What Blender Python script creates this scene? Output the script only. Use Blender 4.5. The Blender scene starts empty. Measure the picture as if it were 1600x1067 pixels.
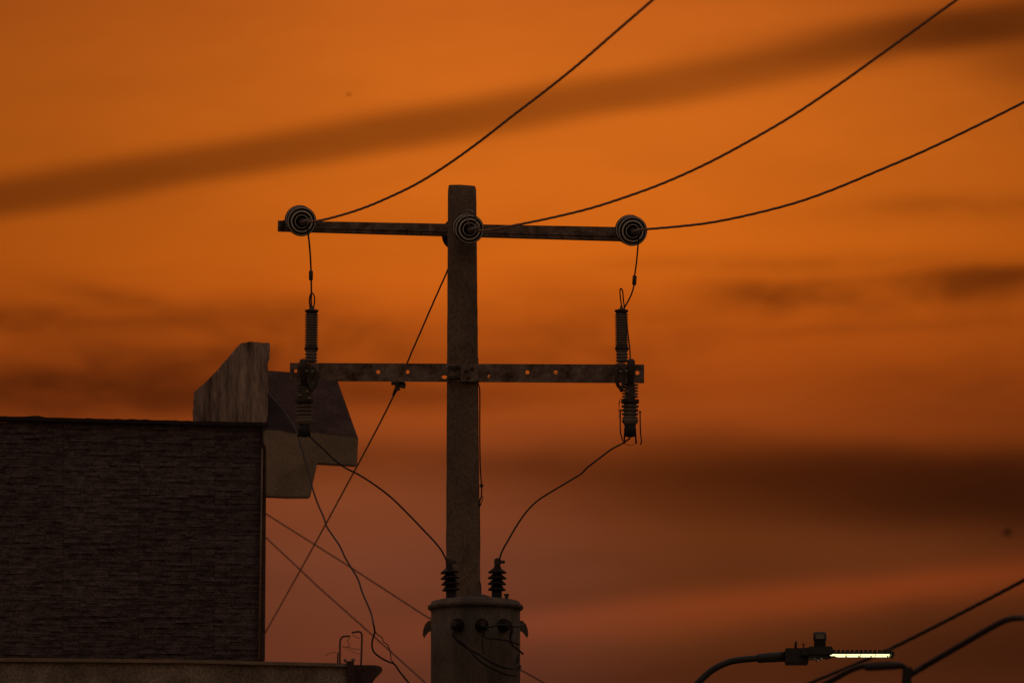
import bpy, bmesh, math, random
from mathutils import Vector, Matrix, noise as mnoise
from mathutils.geometry import tessellate_polygon

random.seed(7)
R = math.radians
scene = bpy.context.scene
COL = scene.collection

# ------------------------------------------------------------------ camera
LENS = 340.0
PITCH = R(7.0)
CAMZ = 1.6
cam_d = bpy.data.cameras.new('camera')
cam_d.lens = LENS
cam_d.sensor_width = 36.0
cam_d.clip_start = 0.5
cam_d.clip_end = 9000
cam_d.dof.use_dof = True
cam_d.dof.focus_distance = 60.4
cam_d.dof.aperture_fstop = 5.2
cam = bpy.data.objects.new('camera', cam_d)
cam.location = (0, 0, CAMZ)
cam.rotation_euler = (R(90) + PITCH, 0, 0)
COL.objects.link(cam)
scene.camera = cam

# ------------------------------------------------------------------ view
scene.view_settings.view_transform = 'Standard'
scene.view_settings.look = 'None'
scene.view_settings.exposure = 0.0
scene.view_settings.gamma = 1.0
scene.view_settings.use_curve_mapping = False

FPX = 1600 * LENS / 36.0
DEG = FPX * math.pi / 180.0            # pixels of the photograph per degree


def lin(c):
    return tuple((v / 255 / 12.92) if v / 255 <= 0.04045 else ((v / 255 + 0.055) / 1.055) ** 2.4 for v in c)


# ------------------------------------------------------------------ world: dusk sky
SUN_EL, SUN_AZ = 1.5, 1.2               # sun low behind the pole, veiled by cloud
world = bpy.data.worlds.new('World')
scene.world = world
world.use_nodes = True
wt = world.node_tree
wt.nodes.clear()
WL = wt.links


def wn(kind, **kw):
    n = wt.nodes.new(kind)
    for k, v in kw.items():
        setattr(n, k, v)
    return n


def M(op, a, b=None, c=None, clamp=False):
    n = wn('ShaderNodeMath', operation=op)
    n.use_clamp = clamp
    for i, v in enumerate((a, b, c)):
        if v is None:
            continue
        if isinstance(v, (int, float)):
            n.inputs[i].default_value = v
        else:
            WL.new(v, n.inputs[i])
    return n.outputs[0]


tc = wn('ShaderNodeTexCoord')
sep = wn('ShaderNodeSeparateXYZ')
WL.new(tc.outputs['Generated'], sep.inputs[0])
sx, sy, sz = sep.outputs
az = M('MULTIPLY', M('ARCTAN2', sx, sy), 180 / math.pi)          # degrees right of +Y
el = M('MULTIPLY', M('ARCSINE', M('MINIMUM', M('MAXIMUM', sz, -1.0), 1.0)), 180 / math.pi)


def AZ(px): return (px - 800) / DEG
def EL(py): return 7.0 - (py - 533.5) / DEG


# soft warp so that no cloud edge is a ruled line
comb = wn('ShaderNodeCombineXYZ')
WL.new(M('MULTIPLY', az, 0.55), comb.inputs[0])
WL.new(M('MULTIPLY', el, 1.6), comb.inputs[1])
nz = wn('ShaderNodeTexNoise')
nz.inputs['Scale'].default_value = 1.0
nz.inputs['Detail'].default_value = 3.0
nz.inputs['Roughness'].default_value = 0.5
WL.new(comb.outputs[0], nz.inputs['Vector'])
warp = M('SUBTRACT', nz.outputs['Fac'], 0.5)
comb2 = wn('ShaderNodeCombineXYZ')
WL.new(M('MULTIPLY', az, 0.9), comb2.inputs[0])
WL.new(M('ADD', M('MULTIPLY', el, 4.2), M('MULTIPLY', az, -0.35)), comb2.inputs[1])
comb2.inputs[2].default_value = 4.3
nz2 = wn('ShaderNodeTexNoise')
nz2.inputs['Scale'].default_value = 1.0
nz2.inputs['Detail'].default_value = 5.0
nz2.inputs['Roughness'].default_value = 0.55
WL.new(comb2.outputs[0], nz2.inputs['Vector'])
wisps = M('SUBTRACT', nz2.outputs['Fac'], 0.5)

# colour of the clear dusk air by elevation
stops = [(-12, (60, 32, 26)), (0, (84, 42, 32)), (EL(1067), (99, 51, 34)), (EL(960), (107, 55, 34)),
         (EL(870), (114, 59, 37)), (EL(800), (123, 62, 35)), (EL(720), (134, 63, 27)), (EL(640), (158, 70, 22)),
         (EL(560), (178, 80, 20)), (EL(480), (196, 90, 20)), (EL(400), (203, 97, 20)), (EL(250), (205, 101, 24)),
         (EL(120), (202, 100, 26)), (EL(0), (194, 94, 26)), (14, (172, 88, 36)), (22, (132, 84, 56)),
         (40, (84, 70, 62))]
ramp = wn('ShaderNodeValToRGB')
cr = ramp.color_ramp
LO, HI = -12.0, 40.0
while len(cr.elements) < len(stops):
    cr.elements.new(0.5)
for e, (v, c) in zip(cr.elements, stops):
    e.position = (v - LO) / (HI - LO)
    e.color = (*lin(c), 1)
el_w = M('ADD', el, M('MULTIPLY', warp, 0.25))
WL.new(M('DIVIDE', M('SUBTRACT', el_w, LO), HI - LO), ramp.inputs[0])


comb3 = wn('ShaderNodeCombineXYZ')
WL.new(M('MULTIPLY', az, 1.1), comb3.inputs[0])
WL.new(M('MULTIPLY', el, 2.9), comb3.inputs[1])
comb3.inputs[2].default_value = 9.1
nz3 = wn('ShaderNodeTexNoise')
nz3.inputs['Scale'].default_value = 1.0
nz3.inputs['Detail'].default_value = 6.0
nz3.inputs['Roughness'].default_value = 0.58
nz3.inputs['Distortion'].default_value = 0.5
WL.new(comb3.outputs[0], nz3.inputs['Vector'])
mottle = M('MAXIMUM', M('ADD', 1.0, M('MULTIPLY', M('SUBTRACT', nz3.outputs['Fac'], 0.5), 3.6)), 0.0)
mottle = M('MINIMUM', mottle, 1.5)


def streak(px, py, length, half, slope, strength, wamp=0.35, top=None, flat=False, mott=False):
    """veil of cloud: 1 - strength * soft elongated mask, in degrees of azimuth and elevation"""
    du = M('SUBTRACT', az, AZ(px))
    dv = M('SUBTRACT', M('SUBTRACT', el, EL(py)), M('MULTIPLY', du, slope))
    dv = M('ADD', dv, M('MULTIPLY', warp, wamp))
    if top:      # softer upper edge
        up = M('GREATER_THAN', dv, 0.0)
        h = M('ADD', half / DEG, M('MULTIPLY', up, (top - half) / DEG))
        q = M('DIVIDE', dv, h)
    else:
        q = M('DIVIDE', dv, half / DEG)
    p = M('MULTIPLY', du, DEG / length)
    q2 = M('MULTIPLY', q, q)
    if flat:
        q2 = M('POWER', q2, 1.7)
    s = M('ADD', q2, M('MULTIPLY', p, p))
    m = M('EXPONENT', M('MULTIPLY', s, -1.0))
    if mott:
        m = M('MULTIPLY', m, mottle)
    return M('SUBTRACT', 1.0, M('MULTIPLY', m, strength))


# photograph x, y, half length, half height, slope (up to the right), strength
CLOUDS = [
    (150, 287, 1700, 32, 0.172, 0.53, 0.07, 37, True),
    (950, 152, 420, 34, 0.165, 0.10, 0.10, 38, True),
    (1530, 50, 300, 34, 0.10, 0.58, 0.15, 40, True),
    (1640, 110, 160, 60, -0.20, 0.38, 0.15),
    (1480, -45, 430, 46, -0.02, 0.48, 0.15),
    (1560, 322, 240, 20, 0.06, 0.20, 0.25, None, False, True),
    (1250, 410, 300, 12, 0.02, 0.18, 0.25, None, False, True),
    (1230, 458, 130, 20, -0.02, 0.36, 0.20, None, False, True),
    (1570, 438, 200, 21, 0.07, 0.38, 0.30, None, False, True),
    (1400, 432, 260, 9, 0.03, 0.20, 0.30, None, False, True),
    (1340, 512, 260, 14, 0.05, 0.14, 0.30, None, False, True),
    (1380, 470, 420, 40, 0.05, 0.22, 0.25, None, False, True),
    (70, 500, 260, 20, 0.0, 0.56, 0.30, None, False, True),
    (300, 560, 330, 62, 0.04, 0.44, 0.30, None, False, True),
    (60, 615, 380, 34, 0.0, 0.48, 0.30, None, False, True),
    (190, 465, 110, 18, -0.2, 0.30, 0.35, None, False, True),
    (130, 558, 130, 26, 0.0, -0.16, 0.35),
    (900, 545, 210, 70, 0.12, 0.32, 0.35, None, False, True),
    (560, 520, 130, 30, 0.00, 0.18, 0.35, None, False, True),
    (640, 615, 400, 26, 0.02, 0.22, 0.35, None, False, True),
    (620, 715, 330, 26, 0.0, 0.22, 0.3, None, False, True),
    (1040, 740, 420, 40, -0.02, 0.42, 0.20, 36),
    (1480, 760, 480, 76, -0.06, 0.63, 0.22, 66, True),
    (1750, 790, 330, 80, -0.05, 0.45, 0.25),
    (1080, 800, 330, 34, -0.04, 0.22, 0.20),
    (1700, 1000, 560, 90, 0.10, 0.48, 0.20),
    (1000, 1060, 380, 44, 0.05, 0.28, 0.20),
    (1560, 590, 300, 70, 0.0, 0.20, 0.3, None, False, True),
    (1080, 865, 330, 50, 0.0, 0.20, 0.2),
    (520, 880, 200, 150, 0.0, -0.14, 0.2),
    (950, 925, 260, 22, 0.10, 0.14, 0.20),
]
veil = M('ADD', 1.0, M('MULTIPLY', wisps, 0.26))
for c in CLOUDS:
    veil = M('MULTIPLY', veil, streak(*c))
# the glow thins away from the sun's bearing
daz = M('SUBTRACT', az, AZ(900))
wide = M('MULTIPLY', M('EXPONENT', M('MULTIPLY', M('MULTIPLY', daz, daz), -1 / 9.5)), 0.56)
veil = M('MULTIPLY', veil, M('ADD', wide, 0.47))

# red streaks where the low cloud catches the last light
glow = M('SUBTRACT', 1.0, streak(1200, 940, 560, 30, 0.105, 1.0, 0.15))
glow2 = M('SUBTRACT', 1.0, streak(1500, 905, 300, 22, 0.12, 1.0, 0.15))
glow = M('ADD', glow, M('MULTIPLY', glow2, 0.5))

mul = wn('ShaderNodeVectorMath', operation='SCALE')
WL.new(ramp.outputs[0], mul.inputs[0])
WL.new(veil, mul.inputs['Scale'])
tintm = wn('ShaderNodeMapRange', interpolation_type='SMOOTHSTEP')
WL.new(az, tintm.inputs[0])
tintm.inputs['From Min'].default_value = AZ(760)
tintm.inputs['From Max'].default_value = AZ(1150)
tints = M('MULTIPLY', tintm.outputs[0], M('EXPONENT', M('MULTIPLY', M('MAXIMUM', M('SUBTRACT', el, 6.2), 0.0), -2.0)))
tc3 = wn('ShaderNodeCombineXYZ')
WL.new(M('SUBTRACT', 1.0, M('MULTIPLY', tints, 0.10)), tc3.inputs[0])
WL.new(M('SUBTRACT', 1.0, M('MULTIPLY', tints, 0.17)), tc3.inputs[1])
WL.new(M('SUBTRACT', 1.0, M('MULTIPLY', tints, 0.50)), tc3.inputs[2])
# thinner light through cloud is redder: green and blue fall a little faster
vc = M('MINIMUM', M('MAXIMUM', veil, 0.02), 1.2)
hue = wn('ShaderNodeCombineXYZ')
hue.inputs[0].default_value = 1.0
WL.new(M('POWER', vc, 0.05), hue.inputs[1])
WL.new(M('POWER', vc, 0.20), hue.inputs[2])
mul2 = wn('ShaderNodeVectorMath', operation='MULTIPLY')
WL.new(tc3.outputs[0], mul2.inputs[0])
WL.new(hue.outputs[0], mul2.inputs[1])
mul1 = mul
mul = wn('ShaderNodeVectorMath', operation='MULTIPLY')
WL.new(mul1.outputs[0], mul.inputs[0])
WL.new(mul2.outputs[0], mul.inputs[1])
redc = wn('ShaderNodeVectorMath', operation='SCALE')
redc.inputs[0].default_value = (0.072, 0.0085, 0.001)
WL.new(glow, redc.inputs['Scale'])
dusk = wn('ShaderNodeVectorMath', operation='ADD')
WL.new(mul.outputs[0], dusk.inputs[0])
WL.new(redc.outputs[0], dusk.inputs[1])
# thick cloud is browner and greyer than the air it hides
grey = wn('ShaderNodeVectorMath', operation='SCALE')
grey.inputs[0].default_value = (0.004, 0.0016, 0.0016)
WL.new(M('SUBTRACT', 1.0, veil, clamp=True), grey.inputs['Scale'])
dusk2 = wn('ShaderNodeVectorMath', operation='ADD')
WL.new(dusk.outputs[0], dusk2.inputs[0])
WL.new(grey.outputs[0], dusk2.inputs[1])

# physical sky for the rest of the vault (overhead and away from the sunset)
sky = wn('ShaderNodeTexSky')
sky.sky_type = 'NISHITA'
sky.sun_disc = False
sky.sun_elevation = R(SUN_EL)
sky.sun_rotation = R(SUN_AZ)
sky.dust_density = 6.0
sky.air_density = 1.6
sky.ozone_density = 0.6
skym = wn('ShaderNodeVectorMath', operation='MULTIPLY')
WL.new(sky.outputs[0], skym.inputs[0])
skym.inputs[1].default_value = (0.158, 0.104, 0.100)
# overhead stays lighter than the horizon away from the sunset
zr = wn('ShaderNodeMapRange', interpolation_type='SMOOTHSTEP')
WL.new(el, zr.inputs[0])
zr.inputs['From Min'].default_value = 8.0
zr.inputs['From Max'].default_value = 65.0
zr.inputs['To Min'].default_value = 0.8
zr.inputs['To Max'].default_value = 3.0
skyz = wn('ShaderNodeVectorMath', operation='SCALE')
WL.new(skym.outputs[0], skyz.inputs[0])
WL.new(zr.outputs[0], skyz.inputs['Scale'])
# share of the hazy sunset: strong near +Y and low
aa = M('DIVIDE', M('ABSOLUTE', az), 62.0)
ee = M('DIVIDE', M('MAXIMUM', M('SUBTRACT', el, 11.0), 0.0), 16.0)
share = M('EXPONENT', M('MULTIPLY', M('ADD', M('MULTIPLY', aa, aa), M('MULTIPLY', ee, ee)), -1.0))
mix = wn('ShaderNodeMix', data_type='RGBA')
WL.new(share, mix.inputs['Factor'])
WL.new(skyz.outputs[0], mix.inputs['A'])
WL.new(dusk2.outputs[0], mix.inputs['B'])
bg = wn('ShaderNodeBackground')
bg.inputs['Strength'].default_value = 1.0
WL.new(mix.outputs['Result'], bg.inputs['Color'])
out = wn('ShaderNodeOutputWorld')
WL.new(bg.outputs[0], out.inputs[0])

sun_d = bpy.data.lights.new('sun', 'SUN')
sun_d.energy = 0.03
sun_d.angle = R(8)
sun_d.color = (1.0, 0.45, 0.16)
sun = bpy.data.objects.new('sun', sun_d)
sun.rotation_euler = (R(90 - SUN_EL), 0, R(180 - SUN_AZ))
sun.location = (0, 100, 30)
COL.objects.link(sun)

# ------------------------------------------------------------------ helpers
_cp, _sp = math.cos(PITCH), math.sin(PITCH)


def P(px, py, Y):
    """point seen at photograph pixel px,py that stands Y metres in front of the photographer"""
    x = (px - 800) / FPX
    y = -(py - 533.5) / FPX
    dy = _cp - y * _sp
    dz = _sp + y * _cp
    t = Y / dy
    return Vector((x * t, Y, CAMZ + dz * t))


def PX(Y):
    return Y / FPX / _cp


class MB:
    def __init__(self):
        self.v, self.f, self.sm = [], [], []

    def add(self, vs, fs, smooth=False):
        o = len(self.v)
        self.v += [Vector(v) for v in vs]
        for f in fs:
            self.f.append([i + o for i in f])
            self.sm.append(smooth)

    def box(self, c, s, rot=None):
        c = Vector(c)
        vs = []
        for z in (-.5, .5):
            for y in (-.5, .5):
                for x in (-.5, .5):
                    p = Vector((x * s[0], y * s[1], z * s[2]))
                    if rot:
                        p = rot @ p
                    vs.append(c + p)
        self.add(vs, [(0, 2, 3, 1), (4, 5, 7, 6), (0, 1, 5, 4), (2, 6, 7, 3), (0, 4, 6, 2), (1, 3, 7, 5)])

    def beam(self, a, b, h, d, up=Vector((0, 0, 1)), h2=None):
        a, b = Vector(a), Vector(b)
        x = (b - a).normalized()
        y = up.cross(x).normalized()
        z = x.cross(y)
        vs = []
        for p, hh in ((a, h), (b, h2 or h)):
            for sy_, sz_ in ((-1, -1), (1, -1), (1, 1), (-1, 1)):
                vs.append(p + y * sy_ * d / 2 + z * sz_ * hh / 2)
        self.add(vs, [(0, 1, 2, 3), (7, 6, 5, 4), (0, 4, 5, 1), (1, 5, 6, 2), (2, 6, 7, 3), (3, 7, 4, 0)])

    def tube(self, pts, r, seg=8, lobes=0, pitch=0.12, rr=None, caps=True):
        pts = [Vector(p) for p in pts]
        n = len(pts)
        up = Vector((0.13, 0.2, 1)).normalized()
        frames = []
        t0 = (pts[1] - pts[0]).normalized()
        nrm = up - t0 * up.dot(t0)
        if nrm.length < 1e-3:
            nrm = Vector((1, 0, 0)) - t0 * t0.x
        nrm.normalize()
        s = 0
        vs = []
        for i, p in enumerate(pts):
            t = (pts[min(i + 1, n - 1)] - pts[max(i - 1, 0)]).normalized()
            nrm = (nrm - t * nrm.dot(t)).normalized()
            bn = t.cross(nrm)
            if i:
                s += (p - pts[i - 1]).length
            ri = rr[i] if rr else r
            for k in range(seg):
                a = 2 * math.pi * k / seg
                q = ri
                if lobes:
                    q = ri * (1 + 0.075 * math.cos(lobes * (a - s / pitch * 2 * math.pi / lobes)))
                vs.append(p + nrm * math.cos(a) * q + bn * math.sin(a) * q)
        fs = []
        for i in range(n - 1):
            for k in range(seg):
                k2 = (k + 1) % seg
                fs.append((i * seg + k, i * seg + k2, (i + 1) * seg + k2, (i + 1) * seg + k))
        if caps:
            fs.append(tuple(range(seg))[::-1])
            fs.append(tuple((n - 1) * seg + k for k in range(seg)))
        self.add(vs, fs, True)

    def lathe(self, prof, o=(0, 0, 0), axis=(0, 0, 1), seg=32, smooth=True, ring=False):
        """prof: list of (radius, height along axis)"""
        o = Vector(o)
        ax = Vector(axis).normalized()
        e1 = ax.orthogonal().normalized()
        e2 = ax.cross(e1)
        vs, fs = [], []
        for r, h in prof:
            for k in range(seg):
                a = 2 * math.pi * k / seg
                vs.append(o + ax * h + (e1 * math.cos(a) + e2 * math.sin(a)) * max(r, 1e-5))
        m = len(prof)
        for i in range(m if ring else m - 1):
            j = (i + 1) % m
            for k in range(seg):
                k2 = (k + 1) % seg
                fs.append((i * seg + k, i * seg + k2, j * seg + k2, j * seg + k))
        if not ring:
            fs.append(tuple(range(seg))[::-1])
            fs.append(tuple((m - 1) * seg + k for k in range(seg)))
        self.add(vs, fs, smooth)

    def prism(self, poly, vec, holes=()):
        """poly: 3D outline, extruded by vec; holes: list of 3D loops in the same plane"""
        loops = [[Vector(p) for p in poly]] + [[Vector(p) for p in h] for h in holes]
        flat = [p for l in loops for p in l]
        tris = tessellate_polygon(loops)
        n = len(flat)
        vec = Vector(vec)
        vs = flat + [p + vec for p in flat]
        fs = [tuple(t) for t in tris] + [tuple(i + n for i in t)[::-1] for t in tris]
        o = 0
        for l in loops:
            m = len(l)
            for i in range(m):
                j = (i + 1) % m
                fs.append((o + i, o + j, o + j + n, o + i + n))
            o += m
        self.add(vs, fs)

    def build(self, name, mat, parent=None, bevel=0, origin=None, recalc=True):
        org = Vector((0, 0, 0))
        if parent is not None:
            org = WORLD[parent.name]
        elif origin is not None:
            org = Vector(origin)
        me = bpy.data.meshes.new(name)
        me.from_pydata([v - org for v in self.v], [], self.f)
        me.update()
        for p, s in zip(me.polygons, self.sm):
            p.use_smooth = s
        if recalc or bevel:
            bm = bmesh.new()
            bm.from_mesh(me)
            bmesh.ops.recalc_face_normals(bm, faces=bm.faces)
            if bevel:
                es = [e for e in bm.edges if len(e.link_faces) == 2 and e.calc_face_angle(0) > 0.6]
                bmesh.ops.bevel(bm, geom=es, offset=bevel, segments=2, affect='EDGES', clamp_overlap=True)
            bm.to_mesh(me)
            bm.free()
        me.materials.append(mat)
        o = bpy.data.objects.new(name, me)
        COL.objects.link(o)
        if parent is not None:
            o.parent = parent
            WORLD[o.name] = org
        else:
            o.location = org
            WORLD[o.name] = org
        return o


WORLD = {}


def thing(name, loc, label, cat, group=None):
    o = bpy.data.objects.new(name, None)
    COL.objects.link(o)
    o.location = loc
    o.empty_display_size = 0.1
    o['label'] = label
    o['category'] = cat
    if group:
        o['group'] = group
    WORLD[o.name] = Vector(loc)
    return o


def tag(o, label, cat, group=None):
    o['label'] = label
    o['category'] = cat
    if group:
        o['group'] = group
    return o


def copy_tree(o, loc, rot=None, parent=None):
    c = o.copy()
    COL.objects.link(c)
    if parent is not None:
        c.parent = parent
    else:
        c.location = loc
        if rot is not None:
            c.rotation_euler = rot
    for ch in list(o.children):
        copy_tree(ch, None, None, c)
    return c


def spline(pts, n=12, closed=False):
    """Catmull-Rom through points"""
    pts = [Vector(p) for p in pts]
    if len(pts) == 2:
        return [pts[0].lerp(pts[1], i / n) for i in range(n + 1)]
    res = []
    for i in range(len(pts) - 1):
        p0 = pts[i - 1] if i else pts[0] * 2 - pts[1]
        p1, p2 = pts[i], pts[i + 1]
        p3 = pts[i + 2] if i + 2 < len(pts) else pts[-1] * 2 - pts[-2]
        for k in range(n):
            t = k / n
            res.append(0.5 * ((2 * p1) + (p2 - p0) * t + (2 * p0 - 5 * p1 + 4 * p2 - p3) * t * t
                              + (3 * p1 - p0 - 3 * p2 + p3) * t ** 3))
    res.append(pts[-1])
    return res


# ------------------------------------------------------------------ materials
def mat(name, col, rough=0.8, metal=0.0, var=0.35, scale=8.0, bump=0.2, bscale=60.0, stretch=(1, 1, 1), col2=None,
        coat=0.0, spots=0.0, bdist=0.004, spec=0.5):
    m = bpy.data.materials.new(name)
    m.use_nodes = True
    nt = m.node_tree
    nt.nodes.clear()
    L = nt.links
    o = nt.nodes.new('ShaderNodeOutputMaterial')
    b = nt.nodes.new('ShaderNodeBsdfPrincipled')
    L.new(b.outputs[0], o.inputs[0])
    t = nt.nodes.new('ShaderNodeTexCoord')
    mp = nt.nodes.new('ShaderNodeMapping')
    mp.inputs['Scale'].default_value = stretch
    L.new(t.outputs['Object'], mp.inputs[0])
    n1 = nt.nodes.new('ShaderNodeTexNoise')
    n1.inputs['Scale'].default_value = scale
    n1.inputs['Detail'].default_value = 8
    n1.inputs['Roughness'].default_value = 0.62
    L.new(mp.outputs[0], n1.inputs['Vector'])
    r = nt.nodes.new('ShaderNodeValToRGB')
    c2 = col2 or tuple(v * (1 - var) for v in col)
    r.color_ramp.elements[0].position = 0.34
    r.color_ramp.elements[0].color = (*c2, 1)
    r.color_ramp.elements[1].position = 0.66
    r.color_ramp.elements[1].color = (*[min(v * (1 + var * 0.6), 1) for v in col], 1)
    L.new(n1.outputs['Fac'], r.inputs[0])
    csock = r.outputs[0]
    n2 = nt.nodes.new('ShaderNodeTexNoise')
    n2.inputs['Scale'].default_value = bscale
    n2.inputs['Detail'].default_value = 6
    L.new(mp.outputs[0], n2.inputs['Vector'])
    if spots:
        r2 = nt.nodes.new('ShaderNodeMapRange')
        r2.inputs['From Min'].default_value = 0.35
        r2.inputs['From Max'].default_value = 0.62
        r2.inputs['To Min'].default_value = 1 - spots
        r2.inputs['To Max'].default_value = 1 + spots * 0.7
        L.new(n2.outputs['Fac'], r2.inputs[0])
        sc = nt.nodes.new('ShaderNodeVectorMath')
        sc.operation = 'SCALE'
        L.new(csock, sc.inputs[0])
        L.new(r2.outputs[0], sc.inputs['Scale'])
        csock = sc.outputs[0]
    L.new(csock, b.inputs['Base Color'])
    b.inputs['Roughness'].default_value = rough
    b.inputs['Metallic'].default_value = metal
    b.inputs['Coat Weight'].default_value = coat
    b.inputs['Coat Roughness'].default_value = 0.12
    b.inputs['Specular IOR Level'].default_value = spec
    if bump:
        bp = nt.nodes.new('ShaderNodeBump')
        bp.inputs['Strength'].default_value = bump
        bp.inputs['Distance'].default_value = bdist
        L.new(n2.outputs['Fac'], bp.inputs['Height'])
        L.new(bp.outputs[0], b.inputs['Normal'])
    return m


M_POLE = mat('pole_concrete', (0.27, 0.20, 0.14), 0.95, var=0.4, scale=4, bump=0.8, bscale=80, spots=0.28, stretch=(1, 1, 0.6), bdist=0.008)
M_CONC = mat('weathered_concrete', (0.50, 0.375, 0.29), 0.95, var=0.8, scale=5, bump=0.6, bscale=50, spots=0.35,
             stretch=(3.4, 3.4, 0.28), bdist=0.008)
M_LEDGE = mat('speckled_ledge_concrete', (0.40, 0.33, 0.25), 0.95, var=0.45, scale=4, bump=0.6, bscale=70, spots=0.4, bdist=0.006)
M_PLAS = mat('rough_plaster', (0.39, 0.30, 0.20), 0.95, var=0.3, scale=3, bump=0.6, bscale=110, spots=0.25, bdist=0.006)
M_DARKROOF = mat('dark_roof_brown', (0.05, 0.034, 0.032), 0.95, var=0.35, scale=6, bump=0.3)
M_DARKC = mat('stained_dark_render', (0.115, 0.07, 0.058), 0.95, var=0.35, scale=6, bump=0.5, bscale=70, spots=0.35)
M_STONE = [mat('ledge_stone_%d' % i, c, 0.8, var=0.6, scale=11, bump=0.9, bscale=90, spots=0.85, stretch=(1, 1, 4), bdist=0.01)
           for i, c in enumerate([(0.225, 0.175, 0.175), (0.205, 0.16, 0.16), (0.25, 0.20, 0.20), (0.235, 0.185, 0.185)])]
M_TRIM = mat('corner_trim_metal', (0.42, 0.30, 0.19), 0.6, var=0.3, scale=6, bump=0.1)
M_STEEL = mat('galvanised_rusting_steel', (0.33, 0.255, 0.195), 0.6, 0.1, var=0.45, scale=16, bump=0.3, bscale=120, spots=0.35,
              col2=(0.085, 0.045, 0.03))
M_IRON = mat('dark_iron', (0.10, 0.078, 0.062), 0.55, 0.2, var=0.4, scale=30, bump=0.3, bscale=200)
M_GALV = mat('galvanised_fitting', (0.35, 0.32, 0.28), 0.42, 0.75, var=0.3, scale=30, bump=0.1, bscale=150)
M_RIB_HILITE = mat('glazed_porcelain_highlight', (0.9, 0.84, 0.70), 0.2, var=0.12, scale=20, bump=0.05, coat=0.5)  # pale colour holds the sky highlights on the rib crests
M_GRIME_SHADE = mat('grimy_shaded_glaze', (0.03, 0.024, 0.018), 0.6, var=0.4, scale=25, bump=0.05)  # grime, made darker to carry the shade between the ribs
M_POLY = mat('grey_polymer', (0.27, 0.23, 0.185), 0.55, var=0.25, scale=30, bump=0.1)
M_BROWN = mat('brown_glazed_porcelain', (0.026, 0.014, 0.010), 0.4, var=0.3, scale=20, bump=0.0, spec=0.3)
M_TANK = mat('weathered_tank_paint', (0.18, 0.148, 0.115), 0.8, var=0.5, scale=5, bump=0.5, bscale=60, spots=0.22,
             stretch=(1.6, 1.6, 0.5))
M_WIRE = mat('aluminium_strand', (0.40, 0.25, 0.155), 0.6, 0.3, var=0.3, scale=30, bump=0)
M_CABLE = mat('black_cable_sheath', (0.035, 0.028, 0.025), 0.6, var=0.3, scale=30, bump=0)
M_LAMP = mat('lamp_paint', (0.06, 0.06, 0.055), 0.5, 0.2, var=0.2, scale=20, bump=0.1)
M_PHOTO = mat('photocell_plastic', (0.10, 0.10, 0.105), 0.5, var=0.2, scale=20, bump=0.05)
M_BIRD = mat('bird_plumage', (0.03, 0.025, 0.022), 0.9, var=0.3, scale=40, bump=0)
M_GROUND = mat('dry_ground', (0.16, 0.12, 0.085), 0.95, var=0.4, scale=0.4, bump=0.3, bscale=5)
M_ROAD = mat('worn_asphalt', (0.05, 0.048, 0.046), 0.9, var=0.3, scale=0.8, bump=0.3, bscale=40)
M_WALL = mat('painted_render', (0.30, 0.24, 0.18), 0.9, var=0.25, scale=1.5, bump=0.3, bscale=30, spots=0.15)

M_LED = bpy.data.materials.new('lit_led')
M_LED.use_nodes = True
_n = M_LED.node_tree
_n.nodes.clear()
_e = _n.nodes.new('ShaderNodeEmission')
_e.inputs[0].default_value = (1.0, 0.95, 0.50, 1)
_e.inputs[1].default_value = 2.6
_o = _n.nodes.new('ShaderNodeOutputMaterial')
_n.links.new(_e.outputs[0], _o.inputs[0])

M_FRINGE = M_LED.copy()  # dim emission painting the yellow-green fringe of the LED light
M_FRINGE.name = 'led_glow_fringe'
_l = [n for n in M_FRINGE.node_tree.nodes if n.type == 'EMISSION'][0]
_l.inputs[0].default_value = (1.0, 0.92, 0.08, 1)
_l.inputs[1].default_value = 0.35

# ------------------------------------------------------------------ ground and street
g = MB()
g.add([(-4000, -2000, 0), (4000, -2000, 0), (4000, 6000, 0), (-4000, 6000, 0)], [(0, 1, 2, 3)])
g.build('ground', M_GROUND)['kind'] = 'structure'
g = MB()
g.add([(1.2, -300, .004), (9.5, -300, .004), (20.5, 400, .004), (12.2, 400, .004)], [(0, 1, 2, 3)])
g.build('road', M_ROAD)['kind'] = 'structure'
g = MB()
g.prism([(-0.9, -300, 0), (1.2, -300, 0), (12.2, 400, 0), (10.1, 400, 0)], (0, 0, 0.13))
o = g.build('pavement', M_WALL)
o['kind'] = 'structure'

# ------------------------------------------------------------------ building
YB = 66.0
SB = PX(YB)
WDIR = Vector((1, 0.14, 0)).normalized()            # along the front, right end farther away
NDIR = Vector((-0.14, 1, 0)).normalized()           # into the building


def YF(px, off=0.0):                                # depth of the front plane at pixel column
    return YB + (px - 415) * SB * 0.14 + off


def PF(px, py, off=0.0):
    return P(px, py, YF(px, off))


corner = P(413, 800, YB)
corner.z = 0
bld = thing('building', corner, 'dark stone clad building with a broken concrete roof edge, left of the pole', 'building')
LEFT = 9.0
ztop_l = P(0, 651, YF(0)).z
ztop = P(410, 661, YF(410)).z
zbot = P(410, 1031, YF(410)).z
# body: core box
w = MB()
c0 = corner
c1 = corner - WDIR * LEFT
wt_ = 0.012
core = [c0, c1, c1 + NDIR * 9, c0 + NDIR * 9]
core = [p + NDIR * 0.03 for p in core]
w.prism([Vector((p.x, p.y, 0)) for p in core], (0, 0, ztop - 0.03))
wall = w.build('wall', M_WALL, bld)
# stone cladding tiles: ledger strips of split stone, four patterns
TW, TH = 118.5 * SB, 57 * SB


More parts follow.
